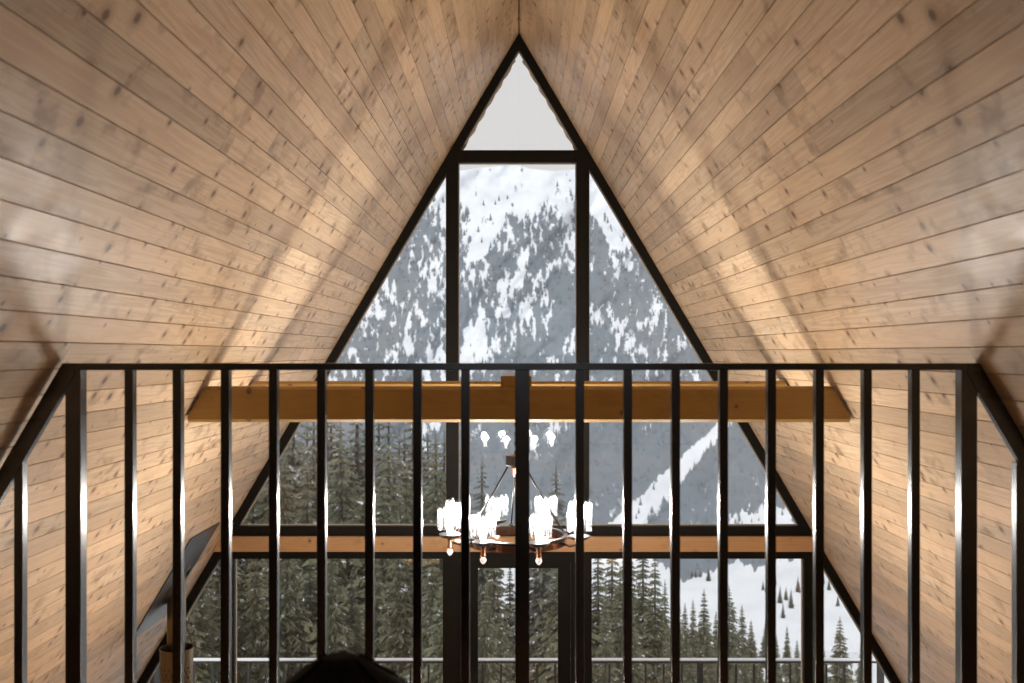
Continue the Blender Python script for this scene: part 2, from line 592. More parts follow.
# ------------------------------------------------------------------ tie beams
def tie_beam(y, th, ztop, zbot, label):
    bm = bmesh.new()
    g = .014
    add_prism(bm, [(-hw(ztop) + g, ztop), (hw(ztop) - g, ztop), (hw(zbot + .026) - g, zbot + .026), (hw(zbot + .026) - g, zbot), (-hw(zbot + .026) + g, zbot), (-hw(zbot + .026) + g, zbot + .026)], y, y + th)
    # eased long edges
    bm.edges.ensure_lookup_table()
    es = [e for e in bm.edges if abs(e.verts[0].co.x - e.verts[1].co.x) > 2]
    bmesh.ops.bevel(bm, geom=es, offset=.013, segments=1, affect='EDGES')
    o = finish(bm, 'tie_beam', M_beam)
    return tag(o, label, 'beam', kind='thing')


bzt, bzb = E - .146, E - .302
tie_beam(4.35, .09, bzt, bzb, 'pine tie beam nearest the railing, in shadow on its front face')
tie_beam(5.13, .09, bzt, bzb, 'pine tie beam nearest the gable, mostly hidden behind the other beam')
bm = bmesh.new()
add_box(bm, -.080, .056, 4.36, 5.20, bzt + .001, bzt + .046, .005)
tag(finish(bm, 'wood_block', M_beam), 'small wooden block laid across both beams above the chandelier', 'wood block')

# ------------------------------------------------------------------ chandelier
CX, CY = -.012, 4.75
root = empty('chandelier', (CX, CY, bzt))
tag(root, 'ring chandelier with eight lit crystal rod shades hanging between the pine beams', 'chandelier')


def zz(dz):        # height below camera -> local z
    return E - dz - bzt


bm = bmesh.new()
# chain
zt, zb = 0.0, zz(.485)
nl = 15
for i in range(nl):
    z0 = zt + (zb - zt) * i / nl; z1 = zt + (zb - zt) * (i + 1) / nl
    c = (z0 + z1) / 2; hl = (zt - zb) / nl * .68
    pts = []
    for k in range(12):
        a = 2 * PI * k / 12
        lx = .008 * math.cos(a); lz = hl * math.sin(a)
        pts.append((lx, 0, c + lz) if i % 2 == 0 else (0, lx, c + lz))
    add_path(bm, pts, .0028, 6, closed=True)
finish(bm, 'chain', M_iron, root, smooth=True)
bm = bmesh.new()
add_lathe(bm, [(.012, zz(.478)), (.05, zz(.486)), (.052, zz(.492)), (.052, zz(.53)), (.048, zz(.536)), (.02, zz(.538))], n=28)
hub = finish(bm, 'hub', M_iron, root, smooth=False)
bm = bmesh.new()
add_lathe(bm, [(.026, zz(.538)), (.03, zz(.548)), (.018, zz(.56)), (.022, zz(.572)), (.008, zz(.588))], n=20)
finish(bm, 'hub_finial', M_copper, hub, smooth=True)
# ring band
bm = bmesh.new()
ro, ri, z1, z0 = .236, .228, zz(.865), zz(.905)
add_lathe(bm, [(ri, z0), (ro, z0), (ro + .003, z0 + .004), (ro + .003, z1 - .004), (ro, z1), (ri, z1), (ri, z0)], n=64, cap=False)
finish(bm, 'ring', M_bronze, root, smooth=False)
bm = bmesh.new()
add_lathe(bm, [(ri - .004, z1), (ro + .007, z1), (ro + .007, z1 + .006), (ri - .004, z1 + .006), (ri - .004, z1)], n=64, cap=False)
finish(bm, 'ring_rim', M_iron, root)
for k in range(4):
    a = PI / 2 * k + .12
    bm = bmesh.new()
    add_path(bm, [(.040 * math.cos(a), .040 * math.sin(a), zz(.536)), (.10 * math.cos(a), .10 * math.sin(a), zz(.645)), (.232 * math.cos(a), .232 * math.sin(a), zz(.866))], .0045, 8)
    add_lathe(bm, [(.004, -.014), (.011, -.006), (.011, .006), (.004, .014)], (.232 * math.cos(a), .232 * math.sin(a), zz(.856)), 12)
    finish(bm, 'support_rod', M_iron, root, smooth=True)


def shade_bm():
    bm = bmesh.new()
    n = 12
    for i in range(n):
        a = 2 * PI * i / n
        x, y = .049 * math.cos(a), .049 * math.sin(a)
        h0 = .004 * ((i * 7) % 3); h1 = .098 + .006 * ((i * 5) % 3)
        add_lathe(bm, [(.002, h0), (.006, h0 + .003), (.0092, h0 + .010), (.0098, h0 + .018), (.0098, h1 - .018), (.0092, h1 - .010), (.006, h1 - .003), (.002, h1)], (x, y, 0), 10)
    return bm


sh_me = bu_me = fi_me = cu_me = None
rho = .325
for k in range(8):
    a = PI / 8 + PI / 4 * k - .08
    x, y = rho * math.cos(a), rho * math.sin(a)
    bm = bmesh.new()
    add_path(bm, [(.236 * math.cos(a), .236 * math.sin(a), zz(.885)), (.275 * math.cos(a), .275 * math.sin(a), zz(.893)), (.315 * math.cos(a), .315 * math.sin(a), zz(.880)), (x, y, zz(.872))], .0065, 8)
    finish(bm, 'arm', M_bronze, root, smooth=True)
    if cu_me is None:
        bm = bmesh.new()
        add_lathe(bm, [(.010, -.040), (.014, -.030), (.040, -.024), (.050, -.014), (.051, -.009), (.030, -.006), (.012, -.004)], n=28)
        bmesh.ops.recalc_face_normals(bm, faces=bm.faces)
        cu_me = bpy.data.meshes.new('lamp'); bm.to_mesh(cu_me); bm.free()
        bm = shade_bm(); bmesh.ops.recalc_face_normals(bm, faces=bm.faces)
        sh_me = bpy.data.meshes.new('shade'); bm.to_mesh(sh_me); bm.free()
        for p in sh_me.polygons: p.use_smooth = True
        bm = bmesh.new()
        add_lathe(bm, [(.010, -.004), (.012, .0), (.013, .02), (.018, .035), (.02, .05), (.016, .068), (.006, .085)], n=20)
        bmesh.ops.recalc_face_normals(bm, faces=bm.faces)
        bu_me = bpy.data.meshes.new('bulb'); bm.to_mesh(bu_me); bm.free()
        for p in bu_me.polygons: p.use_smooth = True
        bm = bmesh.new()
        add_lathe(bm, [(.010, 0), (.0115, -.004), (.0105, -.03), (.014, -.034), (.014, -.038), (.008, -.042)], n=18)
        bmesh.ops.recalc_face_normals(bm, faces=bm.faces)
        st_me = bpy.data.meshes.new('socket_stem'); bm.to_mesh(st_me); bm.free()
        for p in st_me.polygons: p.use_smooth = True
        bm = bmesh.new()
        add_lathe(bm, [(.006, 0), (.013, -.007), (.015, -.014), (.011, -.023), (.004, -.031)], n=18)
        bmesh.ops.recalc_face_normals(bm, faces=bm.faces)
        fi_me = bpy.data.meshes.new('finial'); bm.to_mesh(fi_me); bm.free()
        for p in fi_me.polygons: p.use_smooth = True
        M_fin = plain('frosted_crystal_glow', (.95, .90, .88), .15, spec=.8, ior=1.6)
        M_fin.node_tree.nodes['Principled BSDF'].inputs['Emission Color'].default_value = (1, .88, .8, 1)
        M_fin.node_tree.nodes['Principled BSDF'].inputs['Emission Strength'].default_value = .5  # glow put into the finial, which is no bulb
    lamp = link('lamp', cu_me, M_iron, root, (x, y, zz(.832)))
    link('shade', sh_me, M_crystal, lamp, (0, 0, .008))
    link('bulb', bu_me, M_bulb, lamp)
    link('socket_stem', st_me, M_copper, lamp, (0, 0, -.036))
    link('finial', fi_me, M_fin, lamp, (0, 0, -.078))
    L = bpy.data.lights.new('bulb_light', 'POINT')
    L.energy = 15.0
    L.color = (1, .94, .85)
    L.shadow_soft_size = .028
    lo = bpy.data.objects.new('bulb_light', L); COL.objects.link(lo)
    lo.parent = root
    lo.location = (x, y, zz(.832) + .075)

# ------------------------------------------------------------------ loft railing
rl = empty('loft_railing', (0, RAIL_Y, LOFT))
tag(rl, 'black steel loft guard rail with thin square balusters and sloping ends', 'railing')
SR = FPX / RAIL_Y


def rx(px): return (px - 519) / SR


def rz(py): return E + (353 - py) / SR - LOFT


ztop, zbt = rz(363.2), rz(370.2)
RD = .036     # section depth
bm = bmesh.new()
add_box(bm, rx(63), rx(979.5), 0, RD, zbt, ztop, .0015)
finish(bm, 'top_rail', M_rail, rl)
bm = bmesh.new()
zl = .10
wl = hw(LOFT + zl) - .03
add_box(bm, -wl, wl, .004, RD - .004, zl - .012, zl + .012, .0015)
finish(bm, 'bottom_rail', M_rail, rl)
# sloping rails
corner_z = ztop
for s in (-1, 1):
    bm = bmesh.new()
    # outer edge follows the wall with a small gap
    off = hw(ztop + LOFT) - (rx(979.5) if s > 0 else -rx(62.5))
    if s < 0: off = hw(ztop + LOFT) + rx(62.5)
    def X(z, t): return s * (hw(z + LOFT) - off - t)
    T = .052
    zb2 = zl
    add_prism(bm, [(X(ztop, 0), ztop), (X(zb2, 0), zb2), (X(zb2, T), zb2), (X(ztop - .03, T), ztop - .03), (X(ztop, T * .6), ztop)], -.002, .020)
    finish(bm, 'sloped_rail', M_rail, rl)


def upright(name, xc, w, z1, d=RD):
    bm = bmesh.new()
    add_box(bm, xc - w / 2, xc + w / 2, .0008, d, 0 if name == 'post' else zl + .011, z1, .0015)
    o = finish(bm, name, M_rail, rl)
    return o


BW = 8.6 / SR
for px0, px1, w in ((65, 80.5, None), (515, 529.5, None), (961.5, 977.5, None)):
    upright('post', rx((px0 + px1) / 2), (px1 - px0) / SR, zbt + .001, .042)
for i in range(8):
    upright('baluster', rx(128.5 + 48.1 * i), BW, zbt + .001, .03)
for i in range(8):
    upright('baluster', rx(580 + 48.0 * i), BW, zbt + .001, .03)
for s, c0 in ((-1, 18), (1, 1021)):
    for j in range(3):
        px = c0 + s * 49 * j
        x = rx(px)
        z1 = RZ - (abs(x) + off + T - .004) / K - LOFT
        if z1 > zl + .1:
            upright('baluster', x, BW, z1, .03)

# ------------------------------------------------------------------ stove pipe
PD = 6.25
px_, pr = -2.14, .057
pz = RZ - 2.14 / K
JZ = E - 1.84
sp = empty('stove_pipe', (px_, PD, 0))
tag(sp, 'metal stove pipe rising through a tin plate in the left sloping wall', 'stove pipe')
bm = bmesh.new()
add_lathe(bm, [(pr, .95), (pr, pz - .02), (pr, pz + .16)], n=32)
finish(bm, 'inner_pipe', M_pipe, sp, smooth=True)
bm = bmesh.new()
add_lathe(bm, [(.100, .98), (.100, JZ - .012), (.104, JZ - .010), (.104, JZ), (.098, JZ), (.096, JZ - .02), (.096, .98), (.100, .98)], n=40, cap=False)
finish(bm, 'outer_sleeve', M_sleeve, sp, smooth=False)
# flashing plate lying on the slope
bm = bmesh.new()
za, zb_ = E - 1.09, E - 1.69
def slp(z, n): return (-hw(z) + n * CT, z - n * ST)
pl = [slp(za, .003), slp(zb_, .003), slp(zb_, .009), slp(za, .009)]
add_prism(bm, [(x - px_, z) for x, z in pl], 5.88 - PD, 6.44 - PD)
finish(bm, 'flashing_plate', M_tin, sp)
bm = bmesh.new()
n_ = Vector((CT, 0, -ST))
t1 = Vector((0, 1, 0)); t2 = Vector((ST, 0, CT))
c0 = Vector((0, 0, pz)) + n_ * .012
for rr0, rr1, hh in ((.062, .11, .012),):
    A = []; B = []; C_ = []
    for i in range(36):
        a = 2 * PI * i / 36
        e1 = t1 * math.cos(a) + t2 * math.sin(a) / ST
        A.append(bm.verts.new(c0 + e1 * rr0 + n_ * hh)); B.append(bm.verts.new(c0 + (t1 * math.cos(a) + t2 * math.sin(a) * 1.4) * rr1)); C_.append(bm.verts.new(c0 + (t1 * math.cos(a) + t2 * math.sin(a) * 1.4) * rr1 - n_ * .006))
    for i in range(36):
        j = (i + 1) % 36
        bm.faces.new((A[i], A[j], B[j], B[i])); bm.faces.new((B[i], B[j], C_[j], C_[i]))
finish(bm, 'storm_collar', M_tin, sp, smooth=True)
# the stove below the picture
st = empty('wood_stove', (px_, PD, 0))
tag(st, 'black cast iron wood stove under the stove pipe by the gable', 'stove')
bm = bmesh.new(); add_box(bm, -.30, .30, -.26, .26, .18, .93, .02); add_box(bm, -.33, .33, -.29, .29, .91, .95, .008)
finish(bm, 'body', M_stove, st)
for sx in (-1, 1):
    for sy in (-1, 1):
        bm = bmesh.new(); add_tube(bm, (sx * .25, sy * .21, 0), (sx * .23, sy * .19, .19), .02, 10, .03)
        finish(bm, 'leg', M_stove, st)
bm = bmesh.new(); add_box(bm, -.2, .2, -.285, -.255, .35, .78, .008)
sd = finish(bm, 'stove_door', M_iron, st)
bm = bmesh.new(); add_tube(bm, (.16, -.31, .5), (.16, -.31, .62), .01); add_tube(bm, (.16, -.28, .51), (.16, -.31, .51), .006)
finish(bm, 'handle', M_copper, sd)

# ------------------------------------------------------------------ two added lamps out of view, fill light for walls and ceiling
M_shade = NT('fill_shade_linen')
_t = M_shade.n('ShaderNodeBsdfTranslucent'); _t.inputs[0].default_value = (.85, .72, .52, 1)
_d = M_shade.n('ShaderNodeBsdfDiffuse'); _d.inputs[0].default_value = (.8, .72, .6, 1)
_x = M_shade.n('ShaderNodeMixShader'); _x.inputs[0].default_value = .5
M_shade.t.links.new(_t.outputs[0], _x.inputs[1]); M_shade.t.links.new(_d.outputs[0], _x.inputs[2])
M_shade.t.links.new(_x.outputs[0], M_shade.out.inputs[0])
M_shade = M_shade.m
for s, lab in ((-1, 'left added fill lamp with linen shade, unseen on the main floor below the chandelier'), (1, 'right added fill lamp with linen shade, unseen on the main floor below the chandelier')):
    fl = empty('fill_lamp', (s * .9, 4.6, 0))
    tag(fl, lab, 'floor lamp')  # added only as unseen fill light
    bm = bmesh.new(); add_lathe(bm, [(.15, 0), (.15, .015), (.13, .022), (.012, .03)], n=32); finish(bm, 'base', M_iron, fl)
    bm = bmesh.new(); add_tube(bm, (0, 0, .03), (0, 0, 1.66), .011, 12); finish(bm, 'pole', M_iron, fl, smooth=True)
    bm = bmesh.new(); add_lathe(bm, [(.17, 1.60), (.13, 1.84), (.127, 1.84), (.167, 1.60), (.17, 1.60)], n=36, cap=False); finish(bm, 'fill_shade', M_shade, fl, smooth=True)
    L = bpy.data.lights.new('fill_light', 'POINT'); L.energy = FILL_W; L.color = (1, .92, .80); L.shadow_soft_size = .14
    lo = bpy.data.objects.new('fill_light', L); COL.objects.link(lo); lo.parent = fl; lo.location = (0, 0, 1.74)

# ------------------------------------------------------------------ black bean bag chair
BD = 1.5
bh = E - .302 * BD - LOFT
bx_ = (341 - 519) / FPX * BD
bb = empty('bean_bag_chair', (bx_, BD, LOFT))
tag(bb, 'black bean bag chair, only its rounded top showing below the railing', 'bean bag')
prof = [(.004, 0), (.022, .001), (.036, .009), (.053, .022), (.084, .042), (.13, .082), (.19, .15), (.255, .25), (.31, .36), (.345, .46), (.35, .54), (.32, .61), (.22, bh - .002), (.06, bh)]
pr2 = []
for i in range(len(prof) - 1):
    (ra, da), (rb, db) = prof[i], prof[i + 1]
    for t in range(4):
        u = t / 4
        pr2.append((ra + (rb - ra) * u, bh - (da + (db - da) * u)))
pr2.append((prof[-1][0], 0.0))
bm = bmesh.new()
def wob(a, z):
    u = max(0, bh - z)
    return 1 + min(1, u * 4) * (.022 * math.cos(6 * a) + .018 * math.sin(3 * a + z * 14) + .012 * math.sin(11 * a + z * 31))
add_lathe(bm, pr2[::-1], n=72, wob=wob)
finish(bm, 'cover', M_bag, bb, smooth=True)
for k in range(6):
    a = PI / 3 * k + PI / 6
    bm = bmesh.new()
    add_path(bm, [(r * wob(a, z) * math.cos(a), r * wob(a, z) * math.sin(a), z + .0015) for r, z in pr2[6:-4:2]], .0035, 6)
    finish(bm, 'seam', M_bag, bb, smooth=True)

# ------------------------------------------------------------------ balcony
BY = 8.30
bm = bmesh.new(); add_box(bm, -3.9, 3.9, GY + .14, BY + .1, -.16, -.02)
tag(finish(bm, 'floor_balcony', M_deck), 'snow covered balcony deck outside the gable', kind='structure')
br = empty('balcony_railing', (0, BY, -.02))
tag(br, 'thin balcony railing with a pale top rail outside the windows', 'railing')
brz = E - .306 * BY + .012
bm = bmesh.new(); add_box(bm, -3.8, 3.8, -.03, .03, brz - .001, brz + .008, .001)
finish(bm, 'top_rail', M_snowrail, br)
bm = bmesh.new(); add_box(bm, -3.8, 3.8, -.012, .012, brz - .024, brz - .007)
finish(bm, 'under_rail', M_darkrail, br)
bm = bmesh.new(); add_box(bm, -3.8, 3.8, -.018, .018, .08, .11)
finish(bm, 'bottom_rail', M_darkrail, br)
bal_me = None
for i in range(51):
    x = -3.75 + .15 * i
    if i % 10 == 5:
        bm = bmesh.new(); add_box(bm, x - .025, x + .025, -.02, .02, 0, brz - .012, .002)
        finish(bm, 'post', M_darkrail, br)
        continue
    if bal_me is None:
        bm = bmesh.new(); add_box(bm, -.008, .008, -.008, .008, .11, brz - .033)
        b0 = finish(bm, 'baluster', M_darkrail, br, (x, 0, 0)); bal_me = b0.data
    else:
        link('baluster', bal_me, None, br, (x, 0, 0))

# ------------------------------------------------------------------ landscape
rng = np.random.default_rng(5)
TAB = rng.random((256, 256))


def vnoise(x, y):
    xi = np.floor(x).astype(int); yi = np.floor(y).astype(int)
    fx = x - xi; fy = y - yi
    fx = fx * fx * (3 - 2 * fx); fy = fy * fy * (3 - 2 * fy)
    g = lambda a, b: TAB[a % 256, b % 256]
    return (g(xi, yi) * (1 - fx) + g(xi + 1, yi) * fx) * (1 - fy) + (g(xi, yi + 1) * (1 - fx) + g(xi + 1, yi + 1) * fx) * fy


def fbm(x, y, o=4):
    s = 0; a = .5; t = 0
    for k in range(o):
        s = s + a * vnoise(x * 2 ** k + 17.3 * k, y * 2 ** k + 5.1 * k); t += a; a *= .5
    return s / t


GYs = np.array([7.0, 9, 14, 25, 45, 80, 120, 180, 262, 330])
GZs = np.array([-4.3, -4.5, -6.5, -10.5, -17.5, -27, -37, -55, -78.5, -90]) + E


def ground_z(x, y):
    z = np.interp(y, GYs, GZs)
    return z + (fbm(np.asarray(x) * .07 + 40, np.asarray(y) * .07 + 9) - .5) * np.clip((np.asarray(y) - 9) * .08, 0, 3)


def S(x, a, b):
    t = np.clip((x - a) / (b - a), 0, 1)
    return t * t * (3 - 2 * t)


def forest_mask(X, Y, soft=.04):
    """forest cover over the mountainside (X across, Y down the slope)"""
    # coordinates turned so that the gullies run down to the left
    p = X * .80 + Y * .60; q = -X * .60 + Y * .80
    big = fbm(p / 46 + 3, q / 105 + 8, 4)
    mid = fbm(X / 15 + 50, Y / 24 + 2, 3)
    fine = vnoise(X / 3.2 + 9, Y / 9.5 + 4) * .6 + vnoise(X / 2.0, Y / 5.0 + 30) * .4
    dens = .02 + .50 * S(Y, 172, 232) + .02 * S(Y, 230, 330) + .24 * S(Y, 365, 430) + .10 * S(Y, 430, 470)
    dens = dens + .10 * S(X, 520, 575) * S(Y, 165, 200) * (1 - S(Y, 215, 250))
    band = np.exp(-((Y - (340 + (X - 519) * -.25)) / 26) ** 2) * .10
    f = dens - band + (big - .5) * 1.05 + (mid - .5) * .8 + (fine - .5) * 1.0 * (1 - .34 * S(Y, 400, 450))
    m = S(f, .49 - soft, .49 + soft)
    # big open gully in the upper middle
    lx = 508 - (Y - 195) * .50
    g = np.exp(-((X - lx) / (9 + 4 * np.sin(Y / 9))) ** 2) * S(Y, 190, 200) * (1 - S(Y, 250, 272))
    m = m * (1 - S(g + (fine - .5) * .4, .35, .6))
    # avalanche track on the right
    lx = 727 - (Y - 420) * .95
    wd = 6 + (Y - 420) * .10 + 7 * (mid - .5)
    g = np.abs(X - lx) - wd * (.7 + .8 * fine)
    m = m * np.where((Y > 395) & (Y < 545), S(g, -5, 4), 1)
    # snow clearing low right
    g = np.exp(-(((X - 768) / 34) ** 2 + ((Y - 522) / 17) ** 2))
    m = m * (1 - S(g + (fine - .5) * .9, .30, .55))
    # open snow field under the forest
    lim = 578 - 26 * S(X, 700, 790) + 10 * np.sin(X / 17) - 30 * (1 - S(X, 640, 700)) + (fine - .5) * 16 + 18 * (mid - .5)
    m = m * (1 - S(Y, lim - 3, lim + 3))
    return m


def mtn_dist(X, Y):
    e = (353 - Y) / 1000
    t = np.clip((e + .30) / .5, 0, 1.2)
    d = 262 + 1250 * t ** 1.15
    rel = (fbm((X + .8 * Y) / 70 + 5, Y / 150 + 1, 4) - .5) * .16 + (fbm(X / 24 + 1, Y / 30 + 6, 3) - .5) * .03
    return d * (1 + rel * S(t, 0, .15))


def mtn_point(X, Y):
    d = mtn_dist(X, Y)
    return (X - 519) / 1000 * d, d, E + (353 - Y) / 1000 * d


Xs = np.concatenate([np.linspace(-120, 120, 60), np.linspace(121, 920, 760), np.linspace(925, 1160, 60)])
NX, NYr = len(Xs), 460
tr = np.linspace(0, 1, NYr)
XX, TT = np.meshgrid(Xs, tr)
crest = 166 + (fbm(Xs / 50 + 2, Xs * 0 + 3, 4) - .5) * 14 + np.abs(Xs - 519) * .04
YY = 655 + (crest[None, :] - 655) * TT
x, y, z = mtn_point(XX, YY)
# the far side of the crest falls away
back = [(x[-1], y[-1] + 120, z[-1] - 10), (x[-1], y[-1] + 420, z[-1] - 160)]
for bx2, by2, bz2 in back:
    x = np.vstack([x, bx2]); y = np.vstack([y, by2]); z = np.vstack([z, bz2])
mask = forest_mask(XX, YY, .42)
mask = np.vstack([mask, mask[-1:] * 0, mask[-1:] * 0])
nr = x.shape[0]
co = np.stack([x, y, z], -1).reshape(-1, 3)
idx = np.arange(nr * NX).reshape(nr, NX)
fc = np.stack([idx[:-1, :-1], idx[:-1, 1:], idx[1:, 1:], idx[1:, :-1]], -1).reshape(-1, 4)


def np_mesh(name, co, faces):
    me = bpy.data.meshes.new(name)
    k = faces.shape[1]
    me.vertices.add(len(co)); me.vertices.foreach_set('co', co.astype(np.float32).ravel())
    me.loops.add(faces.size); me.loops.foreach_set('vertex_index', faces.astype(np.int32).ravel())
    me.polygons.add(len(faces))
    me.polygons.foreach_set('loop_start', np.arange(0, faces.size, k, dtype=np.int32))
    me.polygons.foreach_set('loop_total', np.full(len(faces), k, dtype=np.int32))
    me.update(calc_edges=True)
    me.validate()
    return me


me = np_mesh('mountain', co, fc)
at_ = me.attributes.new('forest', 'FLOAT', 'POINT')
at_.data.foreach_set('value', mask.astype(np.float32).ravel())
for nm, arr in (('across', XX), ('down', YY)):
    q = me.attributes.new(nm, 'FLOAT', 'POINT')
    q.data.foreach_set('value', np.vstack([arr, arr[-1:], arr[-1:]]).astype(np.float32).ravel())
me.polygons.foreach_set('use_smooth', np.ones(len(me.polygons), dtype=bool))
m = NT('snow_and_hazed_forest')
ax = m.n('ShaderNodeAttribute'); ax.attribute_name = 'across'
ay = m.n('ShaderNodeAttribute'); ay.attribute_name = 'down'
speck = m.noise(m.xyz(m.math('MULTIPLY', ax.outputs['Fac'], .85), m.math('MULTIPLY', ay.outputs['Fac'], .34)), 1.0, 3, .65)
a = m.n('ShaderNodeAttribute'); a.attribute_name = 'forest'
tc = m.n('ShaderNodeTexCoord')
nz = m.noise(tc.outputs['Object'], .12, 4, .6)
nz2 = m.noise(tc.outputs['Object'], .02, 3, .5)
fcol = m.mix(nz, (.185, .21, .235), (.27, .30, .33))  # aerial haze put into the forest colour as grey-blue
scol = m.mix(m.ramp(nz2, (.40, .7, 0, 1)), (.90, .91, .93), (.80, .81, .84))
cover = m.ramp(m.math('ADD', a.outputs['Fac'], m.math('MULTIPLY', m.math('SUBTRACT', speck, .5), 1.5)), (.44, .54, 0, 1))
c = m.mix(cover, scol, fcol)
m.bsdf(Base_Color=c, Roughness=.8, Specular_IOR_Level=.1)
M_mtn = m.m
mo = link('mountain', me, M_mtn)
tag(mo, 'snowy forested mountainside filling the view beyond the windows', 'mountain', kind='structure')

# far trees on the mountain, too many and too small to count
m = NT('hazed_far_conifers')
tc = m.n('ShaderNodeTexCoord')
nz = m.noise(tc.outputs['Object'], .15, 2)
m.bsdf(Base_Color=m.mix(nz, (.185, .21, .232), (.27, .30, .325)), Roughness=.9, Specular_IOR_Level=.05)  # grey-blue of distance haze is part of this conifer colour
M_far = m.m
N = 26000
X = rng.uniform(120, 920, N); Y = rng.uniform(172, 600, N)
mk = forest_mask(X, Y)
mk_up = forest_mask(X, Y - 5)
keep = (mk > .5) & ((mk_up < .6) | (rng.random(N) < .22))
sparse = (mk < .4) & (rng.random(N) < .05) & (Y > 195) & (Y < 545)
keep |= sparse
X, Y = X[keep], Y[keep]
x, y, z = mtn_point(X, Y)
h = y * rng.uniform(.0035, .0085, len(X))
r = h * rng.uniform(.16, .26, len(X))
n6 = 6
ang = np.arange(n6) * 2 * PI / n6
base = np.stack([x[:, None] + r[:, None] * np.cos(ang), y[:, None] + r[:, None] * np.sin(ang), np.repeat((z - .3 * h * .2)[:, None], n6, 1)], -1)
apex = np.stack([x, y, z + h], -1)[:, None, :]
co = np.concatenate([base, apex], 1).reshape(-1, 3)
ii = (np.arange(len(X)) * 7)[:, None, None]
tri = np.stack([np.arange(n6), (np.arange(n6) + 1) % n6, np.full(n6, 6)], -1)[None]
me = np_mesh('mountain_forest', co, (ii + tri).reshape(-1, 3))
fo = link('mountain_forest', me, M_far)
tag(fo, 'countless tiny haze-grey conifers dotted over the distant snowy mountainside', 'forest', kind='stuff')

# near hillside under the trees
gx = np.linspace(-1, 1, 90); gy = np.concatenate([np.linspace(7.0, 60, 50), np.linspace(63, 300, 60)])
A, B = np.meshgrid(gx, gy)
xx = A * (14 + B * .75)
zz_ = ground_z(xx, B)
co = np.stack([xx, B, zz_], -1).reshape(-1, 3)
idx = np.arange(co.shape[0]).reshape(A.shape)
fc = np.stack([idx[:-1, :-1], idx[:-1, 1:], idx[1:, 1:], idx[1:, :-1]], -1).reshape(-1, 4)
me = np_mesh('ground', co, fc)
me.polygons.foreach_set('use_smooth', np.ones(len(me.polygons), dtype=bool))
m = NT('snow_ground')
tc = m.n('ShaderNodeTexCoord')
nz = m.noise(tc.outputs['Object'], .35, 5, .6)
m.bsdf(Base_Color=m.mix(m.ramp(nz, (.58, .72, 0, 1)), (.84, .85, .87), (.30, .27, .22)), Roughness=.8, Specular_IOR_Level=.1)
gr = link('ground', me, m.m)
tag(gr, 'snowy hillside falling away below the balcony', 'ground', kind='structure')

# ------------------------------------------------------------------ conifers
def needle_mat(name, c0, c1, snow):
    m = NT(name)
    tc = m.n('ShaderNodeTexCoord')
    oi = m.n('ShaderNodeObjectInfo')
    nz = m.noise(tc.outputs['Object'], 14.0, 4, .65)
    ge = m.n('ShaderNodeNewGeometry')
    s2 = m.noise(tc.outputs['Object'], 23.0, 3, .7)
    col = m.mix(nz, c0, c1)
    col = m.mix(m.math('MULTIPLY', oi.outputs['Random'], .35), col, (.13, .105, .065))
    col = m.mix(m.ramp(s2, (snow, snow + .06, 0, 1)), col, (.85, .87, .90))
    m.bsdf(Base_Color=col, Roughness=.8, Specular_IOR_Level=.1)
    return m.m


M_needle = needle_mat('needles_dark', (.095, .105, .062), (.245, .24, .155), .61)
M_needle2 = needle_mat('needles_hazed', (.155, .17, .14), (.28, .285, .24), .60)  # haze of the farther trees put into paler, greyer needles


def conifer_mesh(name, seed, whorls, rad, bare=.06):
    rnd = random.Random(seed)
    V = []; F = []

    def quad(a, b, c, d):
        i = len(V); V.extend([a, b, c, d]); F.append((i, i + 1, i + 2, i + 3))
    for w in range(whorls):
        t = (w + rnd.random() * .7) / whorls
        z = bare + (1 - bare) * t
        L = rad * (1 - t) ** .85 * rnd.uniform(.72, 1.12) + .006
        nb = 9 if t < .6 else 7
        a0 = rnd.random() * 7
        for k in range(nb):
            a = a0 + 2 * PI * k / nb + rnd.uniform(-.25, .25)
            Lk = L * rnd.uniform(.65, 1.15)
            ca, sa = math.cos(a), math.sin(a)
            droop = -.38 - .35 * (1 - t) + rnd.uniform(-.12, .12)
            P = lambda r, s, dz: (ca * r - sa * s, sa * r + ca * s, z + dz)
            wd = Lk * .22 + .004
            zdr = droop * Lk
            # main spray
            quad(P(0, 0, .004), P(Lk * .45, wd * .35, zdr * .35), P(Lk, 0, zdr * .85 + .12 * Lk), P(Lk * .45, -wd * .35, zdr * .35))
            # side twigs along the branch
            for q in (.18, .3, .42, .54, .66, .78, .9):
                for sgn in (-1, 1):
                    ll = (Lk * (.40 - .34 * abs(q - .42)) + .004) * rnd.uniform(.55, 1.25)
                    zq = zdr * q * .8 + .07 * Lk * q
                    hang = rnd.uniform(.15, .75)
                    b = P(Lk * q, 0, zq)
                    tip = P(Lk * q + ll * .6, sgn * ll * .75, zq - ll * hang)
                    m1 = P(Lk * q + ll * .42, sgn * ll * .26, zq - ll * hang * .3)
                    m2 = P(Lk * q + ll * .12, sgn * ll * .44, zq - ll * hang * .75)
                    quad(b, m1, tip, m2)
    i = len(V)
    V.extend([(.006, 0, .97), (-.004, .005, .97), (-.004, -.005, .97), (0, 0, 1.03)])
    F.extend([(i, i + 1, i + 3), (i + 1, i + 2, i + 3), (i + 2, i, i + 3)])
    me = bpy.data.meshes.new(name)
    me.from_pydata(V, [], F)
    me.update()
    return me


def trunk_mesh(name):
    bm = bmesh.new()
    add_lathe(bm, [(.017, -.04), (.014, .05), (.010, .4), (.004, .9), (.002, .98)], n=9)
    me = bpy.data.meshes.new(name); bm.to_mesh(me); bm.free()
    return me


